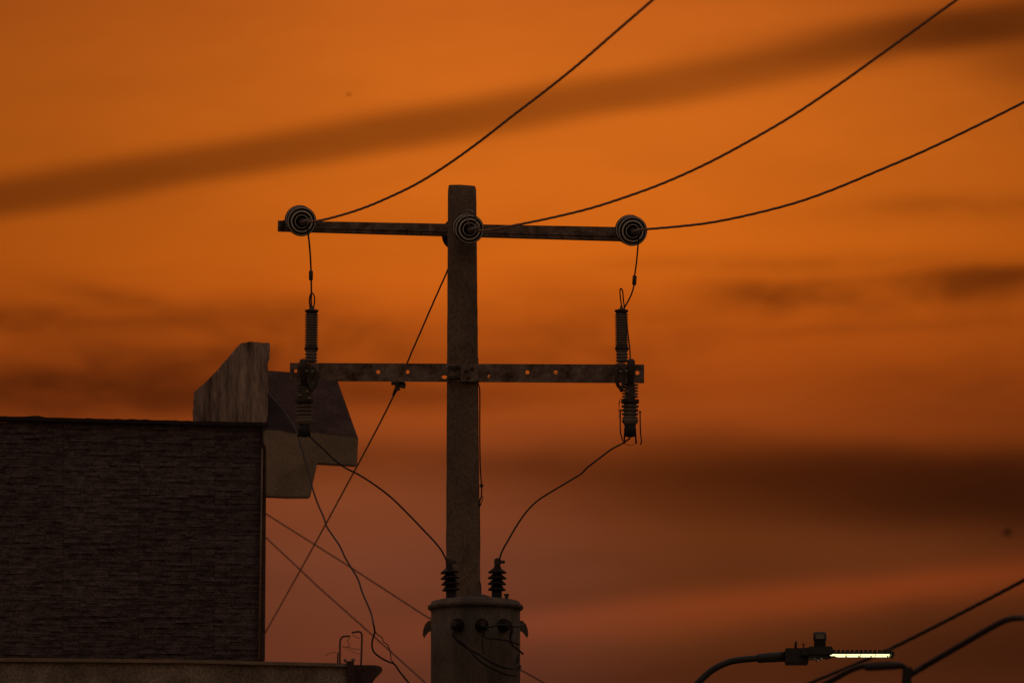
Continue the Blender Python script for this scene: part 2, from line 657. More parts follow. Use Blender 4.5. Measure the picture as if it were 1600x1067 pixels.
def tile_mesh(seed, mt, tw=TW, th=TH):
    rnd = random.Random(seed)
    m = MB()
    rows = 14
    rh = th / rows
    for r in range(rows):
        x = 0.0
        while x < tw - 1e-4:
            l = rnd.uniform(0.035, 0.20)
            if tw - (x + l) < 0.05:
                l = tw - x
            d = rnd.choice((0.003, 0.005, 0.008, 0.010, 0.014)) + rnd.uniform(0, 0.003)
            gx = 0.0008
            x0, x1 = x + gx, x + l - gx
            z0, z1 = r * rh + 0.0006, (r + 1) * rh - 0.0006
            tz = rnd.uniform(-0.003, 0.003)
            tz2 = rnd.uniform(-0.003, 0.003)
            vs = [(x0, 0, z0), (x1, 0, z0), (x1, 0, z1), (x0, 0, z1),
                  (x0, -d + tz, z0), (x1, -d + tz2, z0), (x1, -d - tz, z1), (x0, -d - tz2, z1)]
            m.add(vs, [(4, 5, 6, 7), (0, 4, 7, 3), (1, 2, 6, 5), (3, 7, 6, 2), (0, 1, 5, 4)])
            x += l
    m.add([(0.002, -0.002, 0.002), (tw - 0.002, -0.002, 0.002), (tw - 0.002, -0.002, th - 0.002), (0.002, -0.002, th - 0.002)], [(0, 1, 2, 3)])
    me = bpy.data.meshes.new('stone_tile')
    me.from_pydata(m.v, [], m.f)
    me.materials.append(mt)
    return me


tms = [tile_mesh(i, M_STONE[i % 4]) for i in range(10)]
rotz = math.atan2(WDIR.y, WDIR.x)
ncol = int(LEFT / TW)
seam0 = P(336, 800, YF(336))
base_off = (corner - seam0).dot(WDIR)                # first full seam measured from the corner
nrow = int((ztop - zbot) / TH) + 2
narrow = tile_mesh(91, M_STONE[1], base_off - 6 * SB)
narrow2 = tile_mesh(92, M_STONE[3], base_off - 6 * SB)
vis_cols = 5
for c in range(-1, vis_cols):
    for r in range(nrow):
        z = ztop - 0.02 - (r + 1) * TH
        if c == -1:
            me = (narrow, narrow2)[r % 2]
            pos = seam0.copy()
        else:
            me = random.choice(tms)
            pos = seam0 - WDIR * (TW * (c + 1))
        o = bpy.data.objects.new('stone_tile', me)
        o.rotation_euler = (0, 0, rotz)
        off = NDIR * (0.026 + random.uniform(-0.002, 0.002))
        o.location = Vector((pos.x + off.x, pos.y + off.y, z)) - WORLD[bld.name]
        COL.objects.link(o)
        o.parent = wall
# rough mortar coping along the wall head
w = MB()
n = 150
prev = None
vs, fs = [], []
for i in range(n + 1):
    px = -560 + (418 + 560) * i / n
    base = 651 + (px) * (661 - 651) / 410 if px > 0 else 651 + px * 0.024
    h = 1.2 * mnoise.noise(Vector((px * 0.09, 0, 3))) + 1.1 * mnoise.noise(Vector((px * 0.021, 5, 3)))
    if 40 < px < 70:
        h += 2.3 * math.sin((px - 40) / 30 * math.pi)
    top = PF(px, base - 1.0 - h, -0.03)
    zlow = P(px, base + 5.5, YF(px)).z
    for q in ((0, zlow), (0, top.z), (0.14, top.z), (0.14, zlow)):
        p = Vector((top.x, top.y, 0)) + NDIR * q[0]
        vs.append((p.x, p.y, q[1]))
for i in range(n):
    for k in range(4):
        k2 = (k + 1) % 4
        fs.append((i * 4 + k, (i + 1) * 4 + k, (i + 1) * 4 + k2, i * 4 + k2))
w.add(vs, fs)
w.build('coping', M_DARKROOF, bld)
# corner trim: thin bright bead and dark return
w = MB()
zt = P(412, 664, YF(412)).z
for (xa, xb, xc, xd, off) in ((409.5, 416.5, 412.5, 404.5, -0.02),):
    w.prism([PF(xa, 664, off), PF(xb, 664, off), PF(xc + 1.5, 1031, off), PF(xd + 0.5, 1031, off)], NDIR * 0.10)
tr = w.build('corner_trim', M_DARKC, bld)
w = MB()
w.tube([PF(409.8, 700, -0.035), PF(407.5, 860, -0.035), PF(404.5, 1030, -0.035)], 0.006, 6)
w.build('trim_bead', M_TRIM, bld)

# wing wall on the roof (weathered concrete)
w = MB()
ww = [(306, 668), (305, 640), (307, 610), (316, 601), (331, 587), (344, 574), (352, 564), (363, 552), (371, 541), (378, 535.5), (392, 534),
      (408, 535), (421.5, 536), (421, 560), (419, 566), (418.5, 610), (417.5, 672)]
pl = []
for i_, (a, b) in enumerate(ww):
    a2, b2 = ww[(i_ + 1) % len(ww)]
    k_ = max(1, int(math.dist((a, b), (a2, b2)) / 4))
    for j_ in range(k_):
        q_ = j_ / k_
        pl.append(PF(a + (a2 - a) * q_ + random.uniform(-.7, .7), b + (b2 - b) * q_ + random.uniform(-.7, .7), 0.03))
w.prism(pl, NDIR * 0.16)
w.build('roof_wing_wall', M_CONC, bld)

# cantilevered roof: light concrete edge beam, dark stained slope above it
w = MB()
fa = [(412, 674), (417, 671.5), (450, 673), (500, 677), (560, 684.5), (559, 700), (558, 727), (520, 725), (496, 723.5),
      (490, 750), (485, 776.5), (450, 776.5), (416, 775), (416, 700), (411.5, 690)]
w.prism([PF(a, b, -0.06) for a, b in fa], NDIR * 0.10)
w.build('edge_beam', M_PLAS, bld, bevel=0.005)
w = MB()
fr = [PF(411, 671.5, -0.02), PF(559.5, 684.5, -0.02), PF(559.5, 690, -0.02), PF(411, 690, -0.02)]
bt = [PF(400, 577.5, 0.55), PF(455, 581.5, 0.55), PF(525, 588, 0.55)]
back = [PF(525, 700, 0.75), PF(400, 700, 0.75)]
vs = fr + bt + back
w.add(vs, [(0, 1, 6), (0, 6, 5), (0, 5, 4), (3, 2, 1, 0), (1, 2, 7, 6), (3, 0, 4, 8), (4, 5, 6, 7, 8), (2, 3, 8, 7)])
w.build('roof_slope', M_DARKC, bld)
# thin dark triangular plate over the lower left of the slope
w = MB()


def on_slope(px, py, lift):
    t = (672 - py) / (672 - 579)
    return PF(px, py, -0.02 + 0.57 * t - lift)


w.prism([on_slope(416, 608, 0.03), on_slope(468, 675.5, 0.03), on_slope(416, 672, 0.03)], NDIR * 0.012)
w.build('dark_roof_wedge', M_DARKROOF, bld)

# ledge below the clad wall
w = MB()
YL = -0.5
lp = [(-560, 1024), (0, 1027), (300, 1030), (545, 1036), (545, 1041), (300, 1035.5), (0, 1033), (-560, 1030)]
w.prism([PF(a, b, YL - 0.03) for a, b in lp], NDIR * 0.26)
w.build('ledge_cap', M_PLAS, bld)
w = MB()
lp = [(-560, 1031), (0, 1034), (300, 1036.5), (543, 1041), (543, 1150), (-560, 1150)]
w.prism([PF(a, b, YL) for a, b in lp], NDIR * 0.22)
w.build('ledge', M_LEDGE, bld)
w = MB()
lp = [(543, 1033), (553, 1033), (553, 1040), (556, 1067), (556, 1150), (543, 1150)]
w.prism([PF(a, b, YL - 0.045) for a, b in lp], NDIR * 0.07)
w.build('downpipe', M_DARKC, bld)
w = MB()
lp = [(552, 1038), (585, 1038.5), (594, 1040), (598, 1044), (597, 1049), (592, 1054), (586, 1060), (580, 1070), (574, 1085), (552, 1090)]
w.prism([PF(a, b, YL + 0.04) for a, b in lp], NDIR * 0.06)
w.build('cornice', M_DARKC, bld, bevel=0.004)
# lower storey under the ledge
w = MB()
zl = PF(100, 1150, 0).z
c2 = corner + WDIR * 0.6
w.prism([Vector((p.x, p.y, 0)) for p in (c2 - NDIR * .27, c1 - NDIR * .27, c1 + NDIR * .02, c2 + NDIR * .02)], (0, 0, zl + 0.3))
w.build('lower_wall', M_WALL, bld)

# ------------------------------------------------------------------ hooked rods on the ledge
GH = 'hooked rods on the ledge'
w = MB()
w.tube(spline([PF(531, 1037, -.35), PF(531, 1015, -.35), PF(531.5, 1001, -.35), PF(534, 995.5, -.35), PF(539, 993.5, -.35), PF(547, 993.5, -.35)], 5), 0.0065, 7)
o = w.build('hooked_rod', M_IRON, None, origin=PF(531, 1037, -.35))
tag(o, 'shorter bent steel rod on the concrete ledge, its hook pointing right', 'rod', GH)
w = MB()
w.tube(spline([PF(564, 1040, -.32), PF(565, 1015, -.32), PF(565.5, 994, -.32), PF(564, 988, -.32), PF(560, 986.5, -.32), PF(549.5, 988, -.32)], 5), 0.0065, 7)
o = w.build('hooked_rod', M_IRON, None, origin=PF(564, 1040, -.32))
tag(o, 'taller bent steel rod at the end of the ledge, its hook pointing left', 'rod', GH)
w = MB()
w.tube([PF(527.5, 1037, -.4), PF(528, 1019, -.4)], 0.005, 6)
o = w.build('rod_stub', M_IRON, None, origin=PF(527.5, 1037, -.4))
tag(o, 'short straight steel stub just left of the two hooked rods', 'rod')
w = MB()
w.tube(spline([PF(534, 1010, -.34), PF(545, 1011, -.34), PF(552, 1013, -.34), PF(562, 1014, -.34)], 5), 0.0022, 5)
w.tube(spline([PF(546, 996, -.34), PF(543, 1002, -.34), PF(547, 1007, -.34), PF(541, 1011, -.34)], 5), 0.002, 5)
w.tube(spline([PF(550, 992, -.34), PF(556, 994, -.34), PF(562, 997, -.34)], 5), 0.002, 5)
w.tube(spline([PF(508, 1024, -.34), PF(516, 1020, -.34), PF(526, 1018, -.34)], 5), 0.0018, 5)
w.tube(spline([PF(540, 1012, -.34), PF(552, 1018, -.34), PF(562, 1022, -.34)], 5), 0.0016, 5)
o = w.build('tie_wire', M_IRON, None, origin=PF(534, 1010, -.34))
tag(o, 'thin twisted tie wires strung between the two hooked rods', 'wire')
w = MB()
w.box(PF(539, 1031, -.42), (0.02, 0.02, 0.02))
w.box(PF(552, 1030.5, -.42), (0.028, 0.03, 0.02))
w.box(PF(544, 1033, -.42), (0.06, 0.03, 0.008))
o = w.build('mortar_lump', M_CONC, None, bevel=0.004, origin=PF(545, 1035, -.42))
tag(o, 'small lumps of mortar left on the ledge between the hooked rods', 'rubble')

# ------------------------------------------------------------------ utility pole
YP = 60.0
S = PX(YP)
pole_base = P(725, 900, YP)
pole_base.z = 0
pole = thing('utility_pole', pole_base, 'square concrete utility pole with two steel crossarms', 'utility pole')
ztopp = P(722, 293, YP).z
z930 = P(724, 930, YP).z
w = MB()
zs = [0, 1, 2, 3, 4, 5]
z = 5.4
while z < ztopp - 0.03:
    zs.append(z)
    z += 0.035
zs += [ztopp - 0.022, ztopp - 0.006, ztopp]
vs, fs = [], []
SEG = 20
for i, z in enumerate(zs):
    t = (ztopp - z) / (ztopp - z930)
    hw = (44 + 9.5 * t) * S / 2
    cx = P(722, 293, YP).x + t * 2.0 * S
    top = max(0, (z - (ztopp - 0.03)) / 0.03)
    for k in range(SEG):
        a = 2 * math.pi * (k + 0.5) / SEG
        ca, sa = math.cos(a), math.sin(a)
        q = (abs(ca) ** 9 + abs(sa) ** 9) ** (-1 / 9)
        q = min(q, 1.28)
        nn = mnoise.noise(Vector((ca * 2, sa * 2, z * 9))) * 0.0022 + mnoise.noise(Vector((ca * 5, sa * 5, z * 30))) * 0.0014
        rr = hw * q * (1 - 0.05 * top ** 2) + nn
        zz = z
        if i == len(zs) - 1:
            zz += 0.004 * mnoise.noise(Vector((ca * 3, sa * 3, 1))) - 0.012 * max(0, (abs(ca) - 0.8)) + (0.006 if -0.9 < ca < -0.1 else 0)
        vs.append((cx + ca * rr, YP + sa * rr, zz))
for i in range(len(zs) - 1):
    for k in range(SEG):
        k2 = (k + 1) % SEG
        fs.append((i * SEG + k, i * SEG + k2, (i + 1) * SEG + k2, (i + 1) * SEG + k))
fs.append(tuple((len(zs) - 1) * SEG + k for k in range(SEG)))
w.add(vs, fs, False)
w.build('shaft', M_POLE, pole)

# upper crossarm: channel bolted to the back of the pole, dropping slightly to the right
YU = 60.125
w = MB()
a, b = P(434, 352.5, YU), P(1001, 366, YU)
w.beam(a, b, 15.5 * S, 0.008, h2=21 * S)
w.beam(a + Vector((0, 0.03, 7 * S)), b + Vector((0, 0.03, 9.8 * S)), 0.007, 0.06)
w.beam(a + Vector((0, 0.03, -7 * S)), b + Vector((0, 0.03, -9.8 * S)), 0.007, 0.06)
w.beam(a + Vector((0, -0.008, -2.6 * S)), b + Vector((0, -0.008, -4.0 * S)), 0.006, 0.012)
w.build('upper_crossarm', M_STEEL, pole)
w = MB()
w.box(P(446, 348, YU - 0.01), (0.035, 0.03, 0.03))
w.box(P(440, 351, YU - 0.015), (0.02, 0.03, 0.045))
w.build('end_bracket', M_IRON, pole, bevel=0.003)
w = MB()      # through-bolt eye for the middle string
w.tube([P(728, 360, 59.95), P(730, 360, 59.80)], 0.012, 10)
w.build('eye_bolt', M_GALV, pole)

# lower crossarm: angle steel with punched holes, in front of the pole
YC = 59.90


def circ(px, py, rx, ry, Y, n=14):
    return [P(px + rx * math.cos(2 * math.pi * k / n), py + ry * math.sin(2 * math.pi * k / n), Y) for k in range(n)]


w = MB()
outl = [P(453, 567, YC), P(700, 568, YC), P(1006.5, 569.5, YC), P(1006.5, 598.5, YC), P(700, 596.5, YC), P(453, 595, YC)]
holes = [circ(462, 579.5, 2.5, 3.0, YC), circ(591, 581, 3.0, 3.2, YC), circ(637, 581, 2.8, 3.2, YC), circ(694.5, 589, 4.4, 3.0, YC),
         circ(764, 588, 2.0, 2.6, YC), circ(824, 581.5, 3.2, 3.4, YC), circ(868.5, 581.5, 3.2, 3.2, YC), circ(996, 582.5, 3.0, 3.4, YC)]
w.prism(outl, (0, 0.009, 0), holes)
w.beam(P(453, 567.6, YC) + Vector((0, 0.04, 0)), P(1006.5, 570.2, YC) + Vector((0, 0.04, 0)), 0.008, 0.062)
w.build('lower_crossarm', M_STEEL, pole)
for q1, q2, rq in ((P(867, 583, YC + 0.02), P(871, 581.6, YC - 0.01), .003), (P(764, 589, YC + 0.01), P(766, 588, YC - 0.01), .004)):
    w = MB()
    w.tube([q1, q2], rq, 6)
    w.build('loose_bolt', M_GALV, pole)
# clamp that holds the lower arm: two straps, plate and bolts
w = MB()
w.box(P(733, 583, YC - 0.012), (28 * S, 0.012, 24 * S))
w.box(P(733, 595, YC - 0.02), (26 * S, 0.03, 3.2 * S))
w.build('clamp_plate', M_STEEL, pole, bevel=0.003)
for py in (573.5, 589.5):
    w = MB()
    w.box(P(709, py, YC - 0.012), (18 * S, 0.014, 4 * S))
    w.lathe([(0.012, 0), (0.012, 0.012), (0.007, 0.014), (0.007, 0.03)], P(716, py, YC - 0.018), (0, -1, 0), 6, False)
    w.build('clamp_strap', M_IRON, pole)
for px, py in ((728, 580), (732, 590), (738, 576)):
    w = MB()
    w.lathe([(0.011, 0), (0.011, 0.01), (0.006, 0.011), (0.006, 0.022)], P(px, py, YC - 0.018), (0, -1, 0), 6, False)
    w.build('bolt', M_IRON, pole)

# ------------------------------------------------------------------ disc insulator strings (seen end-on)
def disc_profile(r, h0):
    """one ribbed disc, open side towards +axis"""
    return [(0.018, h0 - 0.045), (0.034, h0 - 0.045), (0.042, h0 - 0.03), (0.045, h0 - 0.012), (0.075, h0 - 0.002), (r - 0.006, h0 + 0.006),
            (r, h0 + 0.014), (r - 0.002, h0 + 0.022), (r - 0.010, h0 + 0.026), (r - 0.013, h0 + 0.013), (r - 0.023, h0 + 0.010),
            (r - 0.026, h0 + 0.031), (r - 0.032, h0 + 0.033), (r - 0.036, h0 + 0.012), (r - 0.047, h0 + 0.010),
            (r - 0.049, h0 + 0.030), (r - 0.055, h0 + 0.031), (r - 0.058, h0 + 0.014), (0.022, h0 + 0.012), (0.020, h0 + 0.03), (0.012, h0 + 0.034)]


GI = 'disc insulator strings on the crossarm'


def make_string(loc, axis, label, r=0.094, n=2):
    t = thing('disc_insulator', loc, label, 'insulator', GI)
    ax = Vector(axis).normalized()
    loc = Vector(loc)
    for i in range(n):
        w_ = MB()
        h0 = 0.10 + 0.13 * i
        w_.lathe(disc_profile(r, h0), loc, ax, 56)
        dd_ = w_.build('disc', M_GRIME_SHADE, t)
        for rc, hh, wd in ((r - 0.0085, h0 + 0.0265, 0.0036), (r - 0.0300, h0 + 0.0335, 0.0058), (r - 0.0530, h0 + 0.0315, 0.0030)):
            w_ = MB()          # crest of each drip rib, its reflected highlight put into pale colour
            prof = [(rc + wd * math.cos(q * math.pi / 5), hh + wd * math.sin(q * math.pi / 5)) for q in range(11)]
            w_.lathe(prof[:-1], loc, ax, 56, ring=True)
            me_ = w_.build('drip_rib', M_RIB_HILITE, dd_, recalc=True)
    w_ = MB()
    e = 0.10 + 0.13 * (n - 1)
    w_.lathe([(0.008, -0.02), (0.009, e + 0.02), (0.020, e + 0.03), (0.022, e + 0.05), (0.012, e + 0.06), (0.010, e + 0.10)], loc, ax, 16)
    w_.build('pin', M_IRON, t)
    w_ = MB()      # clevis and dead-end clamp
    side = ax.orthogonal().normalized()
    pc = loc + ax * (e + 0.10)
    w_.box(pc + Vector((0.014, 0, 0)), (0.007, 0.05, 0.035))
    w_.box(pc - Vector((0.014, 0, 0)), (0.007, 0.05, 0.035))
    w_.lathe([(0.007, -0.022), (0.007, 0.022)], pc + Vector((0, -0.008, 0)), (1, 0, 0), 10)
    w_.build('clevis', M_IRON, t, bevel=0.002)
    w_ = MB()
    q = pc + ax * 0.03
    w_.tube([q + Vector((-0.008, 0.0, -0.004)), q + Vector((0.012, -0.03, 0.004)), q + Vector((0.05, -0.09, 0.006))], 0.010, 10,
            rr=[0.014, 0.012, 0.008])
    w_.build('dead_end_clamp', M_GALV, t)
    return t, pc


# string axis mostly towards the photographer, a little right and up the wires
AX = Vector((0.12, -1, -0.20))


def root_for(px, py, Y, depth, ax=AX):
    """foot of a string whose front disc shows centred at px,py"""
    return P(px, py, Y - depth) - ax.normalized() * depth


r1 = root_for(471, 346, YU, 0.24)
t1, e1 = make_string(r1, AX, 'disc insulator at the left end of the upper crossarm')
r2 = root_for(733, 358, 59.9, 0.24)
t2, e2 = make_string(r2, AX, 'disc insulator in front of the pole at the upper crossarm', r=0.093)
r3 = root_for(988, 361, YU, 0.24)
t3, e3 = make_string(r3, AX, 'disc insulator at the right end of the upper crossarm')
t4, e4 = make_string(P(716, 360, 60.1), Vector((-0.03, 1, 0.0)), 'disc insulator mostly hidden behind the pole at the upper crossarm', r=0.098)

# small tail loop above the middle string
w = MB()
w.tube(spline([P(733, 352, 59.5), P(730, 342, 59.5), P(729, 333, 59.5), P(734, 329, 59.5), P(740, 333, 59.5), P(744, 344, 59.52), P(743, 356, 59.52)], 8), 0.0055, 8)
o = w.build('tail_loop', M_GALV, None, origin=P(733, 352, 59.5))
tag(o, 'small loop of bare wire above the insulator on the pole', 'wire')

# ------------------------------------------------------------------ overhead conductors
GW = 'twisted overhead conductors leaving the upper crossarm'


def conductor(pix, y0, y1, r, label, ext):
    n = len(pix) - 1
    # depth is even along the run
    L = [0]
    for i in range(n):
        L.append(L[-1] + math.dist(pix[i], pix[i + 1]))
    pts = []
    for (px, py), l in zip(pix, L):
        f = l / L[-1]
        Y = y0 + (y1 - y0) * f ** 0.9
        pts.append(P(px, py, Y))
    d = (pts[-1] - pts[-2]).normalized()
    last = pts[-1]
    for k in range(1, 6):
        pts.append(last + d * ext * k / 5 + Vector((0, 0, 0.02 * k * k)))
    dense = spline(pts, 40)
    w_ = MB()
    w_.tube(dense, r, 12, lobes=3, pitch=0.21)
    o_ = w_.build('overhead_wire', M_WIRE, None, origin=pts[0], recalc=False)
    tag(o_, label, 'wire', GW)
    return o_


conductor([(480, 347), (495, 345.5), (520, 340), (560, 328), (600, 312), (650, 288), (700, 257), (750, 221), (800, 182), (850, 144), (900, 104), (960, 52), (1020, 0), (1080, -54)],
          59.75, 47.5, 0.0074, 'topmost twisted wire, from the left insulator up to the top centre', 10)
conductor([(745, 361), (765, 359.5), (800, 353), (850, 343), (910, 329), (960, 314), (1030, 289), (1100, 258), (1170, 221), (1240, 180), (1310, 133), (1370, 90), (1430, 47), (1495, 0), (1560, -47)],
          59.55, 47.5, 0.0074, 'middle twisted wire, from the insulator on the pole to the top right', 10)
conductor([(998, 359.5), (1014, 358), (1060, 354), (1110, 348), (1170, 336), (1240, 318), (1300, 297), (1370, 268), (1440, 238), (1520, 200), (1600, 160), (1680, 118)],
          59.75, 53.0, 0.0076, 'lowest twisted wire, from the right insulator to the right edge', 10)

# ------------------------------------------------------------------ jumpers down to the cutouts
GJ = 'jumper wires under the end insulators'


def sleeve(wp, px, py, Y, dx, h, parent):
    w_ = MB()
    w_.tube([P(px + dx, py - h / 2, Y), P(px + dx * .7, py - h / 2 + 1.5, Y), P(px - dx * .7, py + h / 2 - 1.5, Y), P(px - dx, py + h / 2, Y)],
            0.0, 10, rr=[0.010, 0.0135, 0.0135, 0.010])
    return w_.build('sleeve', M_IRON, parent)


YJ = 59.8
j = thing('jumper_wire', P(481, 352, YJ), 'jumper wire with a crimp sleeve under the left insulator', 'wire', GJ)
w = MB()
w.tube(spline([P(479, 350, YJ), P(481.5, 365, YJ), P(484.5, 395, YJ), P(486, 425, YJ), P(486.3, 440, YJ), P(486.5, 458, YJ), P(486, 470, YJ), P(487, 483, YJ)], 6), 0.0056, 8)
w.build('strand', M_CABLE, j)
sleeve(w, 485.8, 430.5, YJ, 0, 15, j)
w = MB()
w.tube(spline([P(484.6, 482, YJ), P(483.3, 470, YJ), P(484.8, 461, YJ), P(488, 458, YJ), P(491, 463, YJ), P(491.4, 472, YJ), P(489.5, 482, YJ)], 7), 0.0042, 8)
w.build('wire_loop', M_CABLE, j)
j = thing('jumper_wire', P(998, 376, YJ), 'jumper wire with a crimp sleeve under the right insulator', 'wire', GJ)
w = MB()
w.tube(spline([P(998, 365, YJ), P(997, 382, YJ), P(994.5, 410, YJ), P(991.5, 432, YJ), P(990.5, 446, YJ), P(986.5, 460, YJ), P(980, 473, YJ), P(974, 483, YJ)], 6), 0.0052, 8)
w.build('strand', M_CABLE, j)
sleeve(w, 991.3, 438, YJ, 0.6, 15, j)
w = MB()
w.tube(spline([P(972, 483, YJ), P(969.5, 466, YJ), P(968.8, 454, YJ), P(970.5, 451, YJ), P(973, 456, YJ), P(974, 468, YJ), P(976, 483, YJ)], 7), 0.0042, 8)
w.build('wire_loop', M_CABLE, j)


# ------------------------------------------------------------------ cutouts / arresters on the lower arm
def ribs(x0, y0, x1, y1, Y, n, rc, rf, wd=0.3):
    """ribbed insulator body between two picture points"""
    a_, b_ = P(x0, y0, Y), P(x1, y1, Y)
    Lh = (b_ - a_).length
    p = Lh / n
    prof = [(rc, 0)]
    for i in range(n):
        h = i * p
        f = rf(i / max(n - 1, 1)) if callable(rf) else rf
        prof += [(rc, h + p * 0.18), (f * 0.97, h + p * (0.5 - wd / 2)), (f, h + p * 0.5), (f * 0.93, h + p * (0.5 + wd / 2)), (rc, h + p * 0.82)]
    prof.append((rc, Lh))
    return prof, a_, (b_ - a_)


GA = 'ribbed arrester and cutout sets on the lower crossarm'


def arrester(x, xl, sgn, label):
    Y = 59.78
    t = thing('cutout_arrester', P(x, 582, Y), label, 'arrester', GA)
    # upper ribbed column
    up = MB()
    pr, o_, ax = ribs(x + 0.0, 490, x + 0.6 * sgn, 541, Y, 13, 8.3 * S, 10.8 * S)
    up.lathe(pr, o_, ax, 28)
    up.build('upper_insulator', M_POLY, t)
    up = MB()
    pr, o_, ax = ribs(x + 0.6 * sgn, 546, x + 1 * sgn, 566, Y, 4, 8.0 * S, 10.0 * S)
    up.lathe(pr, o_, ax, 28)
    up.build('lower_sheds', M_POLY, t)
    up = MB()
    up.lathe([(9.2 * S, 0), (10.8 * S, 0.6 * S), (10.8 * S, 4.5 * S), (9 * S, 6 * S)], P(x + 0.6 * sgn, 547, Y), (0, 0, 1), 24)
    up.build('band', M_IRON, t)
    cp = MB()
    cp.lathe([(8.6 * S, 0), (8.6 * S, 3 * S), (10.6 * S, 3.6 * S), (10.6 * S, 6.6 * S), (6 * S, 7.4 * S), (5 * S, 8.2 * S), (2.2 * S, 9 * S), (2 * S, 13 * S)],
             P(x, 491, Y), (0, 0, 1), 24)
    cp.build('terminal_cap', M_IRON, t)
    # central hardware on the arm
    bk = MB()
    bk.box(P(x + 2.0 * sgn * -1, 577, Y + 0.01), (18 * S, 0.08, 14 * S))
    bk.lathe([(8 * S, 0), (9.2 * S, 0.01), (8.6 * S, 0.04), (5 * S, 0.055)], P(x - 1 * sgn, 568, Y + 0.0), (0, 0, -1), 18)
    bk.build('arm_bracket', M_STEEL, t, bevel=0.003)
    # upright hinge tube beside it, rounded head
    hb = MB()
    hb.tube([P(xl + 1.5 * sgn, 561, Y - 0.05), P(xl + 1.5 * sgn, 564, Y - 0.05), P(xl + 1.5 * sgn, 572, Y - 0.05), P(xl + 1 * sgn, 600, Y - 0.05)], 0, 14,
            rr=[3.6 * S, 6.2 * S, 6.2 * S, 5.0 * S])
    hb.box(P(xl + 1.5 * sgn, 575, Y - 0.03), (14 * S, 0.05, 6 * S))
    hb.build('hinge_head', M_IRON, t)
    hk = MB()
    hx = x - 3 * sgn
    hk.tube(spline([P(hx, 572, Y - 0.06), P(hx - 4 * sgn, 585, Y - 0.06), P(hx - 3 * sgn, 600, Y - 0.06), P(hx + 3 * sgn, 606, Y - 0.06), P(hx + 8 * sgn, 598, Y - 0.05)], 6), 3.0 * S, 10)
    hk.box(P(x + 4 * sgn, 590, Y - 0.03), (6 * S, 0.05, 30 * S), Matrix.Rotation(0.12 * sgn, 3, 'Y'))
    hk.lathe([(3 * S, -0.03), (3.4 * S, 0), (3 * S, 0.03)], P(x + 0 * sgn, 609, Y - 0.04), (0, 1, 0), 12)
    hk.build('latch_arm', M_IRON, t)
    for bx, by in ((x - 2 * sgn, 581), (x + 7 * sgn, 580), (xl - 5 * sgn, 612), (xl + 7 * sgn, 618), (xl - 8 * sgn, 622)):
        bb = MB()
        bb.lathe([(0.010, 0), (0.010, 0.010), (0.006, 0.011), (0.006, 0.022)], P(bx, by, Y - 0.075), (0.2 * sgn, -1, 0), 6, False)
        bb.build('bolt', M_GALV, t)
    # lower insulator: wide outer sheds beside the tube, then a bell
    lo = MB()
    pr, o_, ax = ribs(xl + 0.5 * sgn, 599, xl, 622, Y, 5, 6.5 * S, 13.0 * S, 0.35)
    lo.lathe(pr, o_, ax, 32)
    lo.build('upper_bell_sheds', M_POLY, t)
    lo = MB()
    lo.box(P(xl, 617, Y - 0.045), (15 * S, 0.04, 22 * S))
    lo.box(P(xl, 627, Y - 0.03), (28 * S, 0.05, 6 * S))
    lo.build('clamp_block', M_IRON, t, bevel=0.004)
    lo = MB()
    pr, o_, ax = ribs(xl, 626, xl, 656, Y, 5, 9.5 * S, lambda f: (13.8 - 1.5 * f * f) * S, 0.5)
    lo.lathe(pr, o_, ax, 32)
    lo.build('bell_insulator', M_POLY, t)
    lo = MB()
    lo.lathe([(9.5 * S, 0), (12.5 * S, 1.5 * S), (13 * S, 4 * S), (10.5 * S, 8 * S), (9.2 * S, 10 * S)], P(xl, 654, Y), (0, 0, -1), 28)
    lo.build('collar', M_POLY, t)
    lo = MB()
    lo.lathe([(8.6 * S, 0), (9.6 * S, 8 * S), (9.8 * S, 17 * S), (7 * S, 19 * S), (3 * S, 20 * S)], P(xl, 663, Y), (0, 0, -1), 20)
    lo.tube([P(xl - 8.5, 678, Y), P(xl - 9.5, 693 if sgn > 0 else 683, Y)], 0.0055, 8)
    lo.tube([P(xl + 8.5, 678, Y), P(xl + 9.5, 693 if sgn > 0 else 683, Y)], 0.0055, 8)
    lo.build('disconnector', M_CABLE, t)
    if sgn > 0:
        sr = MB()
        sr.tube([P(969.5, 641, Y), P(969, 665, Y), P(969.5, 676, Y), P(972.5, 688, Y)], 0.0042, 8)
        sr.tube([P(1000, 643, Y), P(1000.5, 668, Y), P(1001, 679, Y), P(1002.5, 688, Y), P(1001, 695, Y)], 0.0042, 8)
        sr.box(P(969.5, 641, Y), (0.016, 0.014, 0.008))
        sr.box(P(1000, 643.5, Y), (0.016, 0.014, 0.008))
        sr.build('side_rod', M_IRON, t)
        fw = MB()
        fw.tube(spline([P(968.5, 625, Y), P(967, 640, Y), P(969, 662, Y), P(970, 680, Y), P(976, 692, Y), P(984, 695.5, Y), P(993, 693, Y)], 8), 0.0018, 6)
        fw.tube(spline([P(977, 622, Y), P(969, 624, Y), P(966.5, 632, Y)], 6), 0.0016, 6)
        fw.build('fine_wire', M_IRON, t)
    # lead between the upper cap and the hinge (seen right of the right-hand column)
    if sgn > 0:
        fw = MB()
        fw.tube(spline([P(978, 496, Y - 0.02), P(981, 520, Y - 0.02), P(984, 545, Y - 0.03), P(985, 565, Y - 0.04)], 6), 0.0042, 8)
        fw.build('side_lead', M_CABLE, t)
    return t


arrester(487, 475.5, -1, 'ribbed arrester and cutout at the left end of the lower crossarm, over the building')
arrester(971, 984.5, 1, 'ribbed arrester and cutout at the right end of the lower crossarm, against the sky')

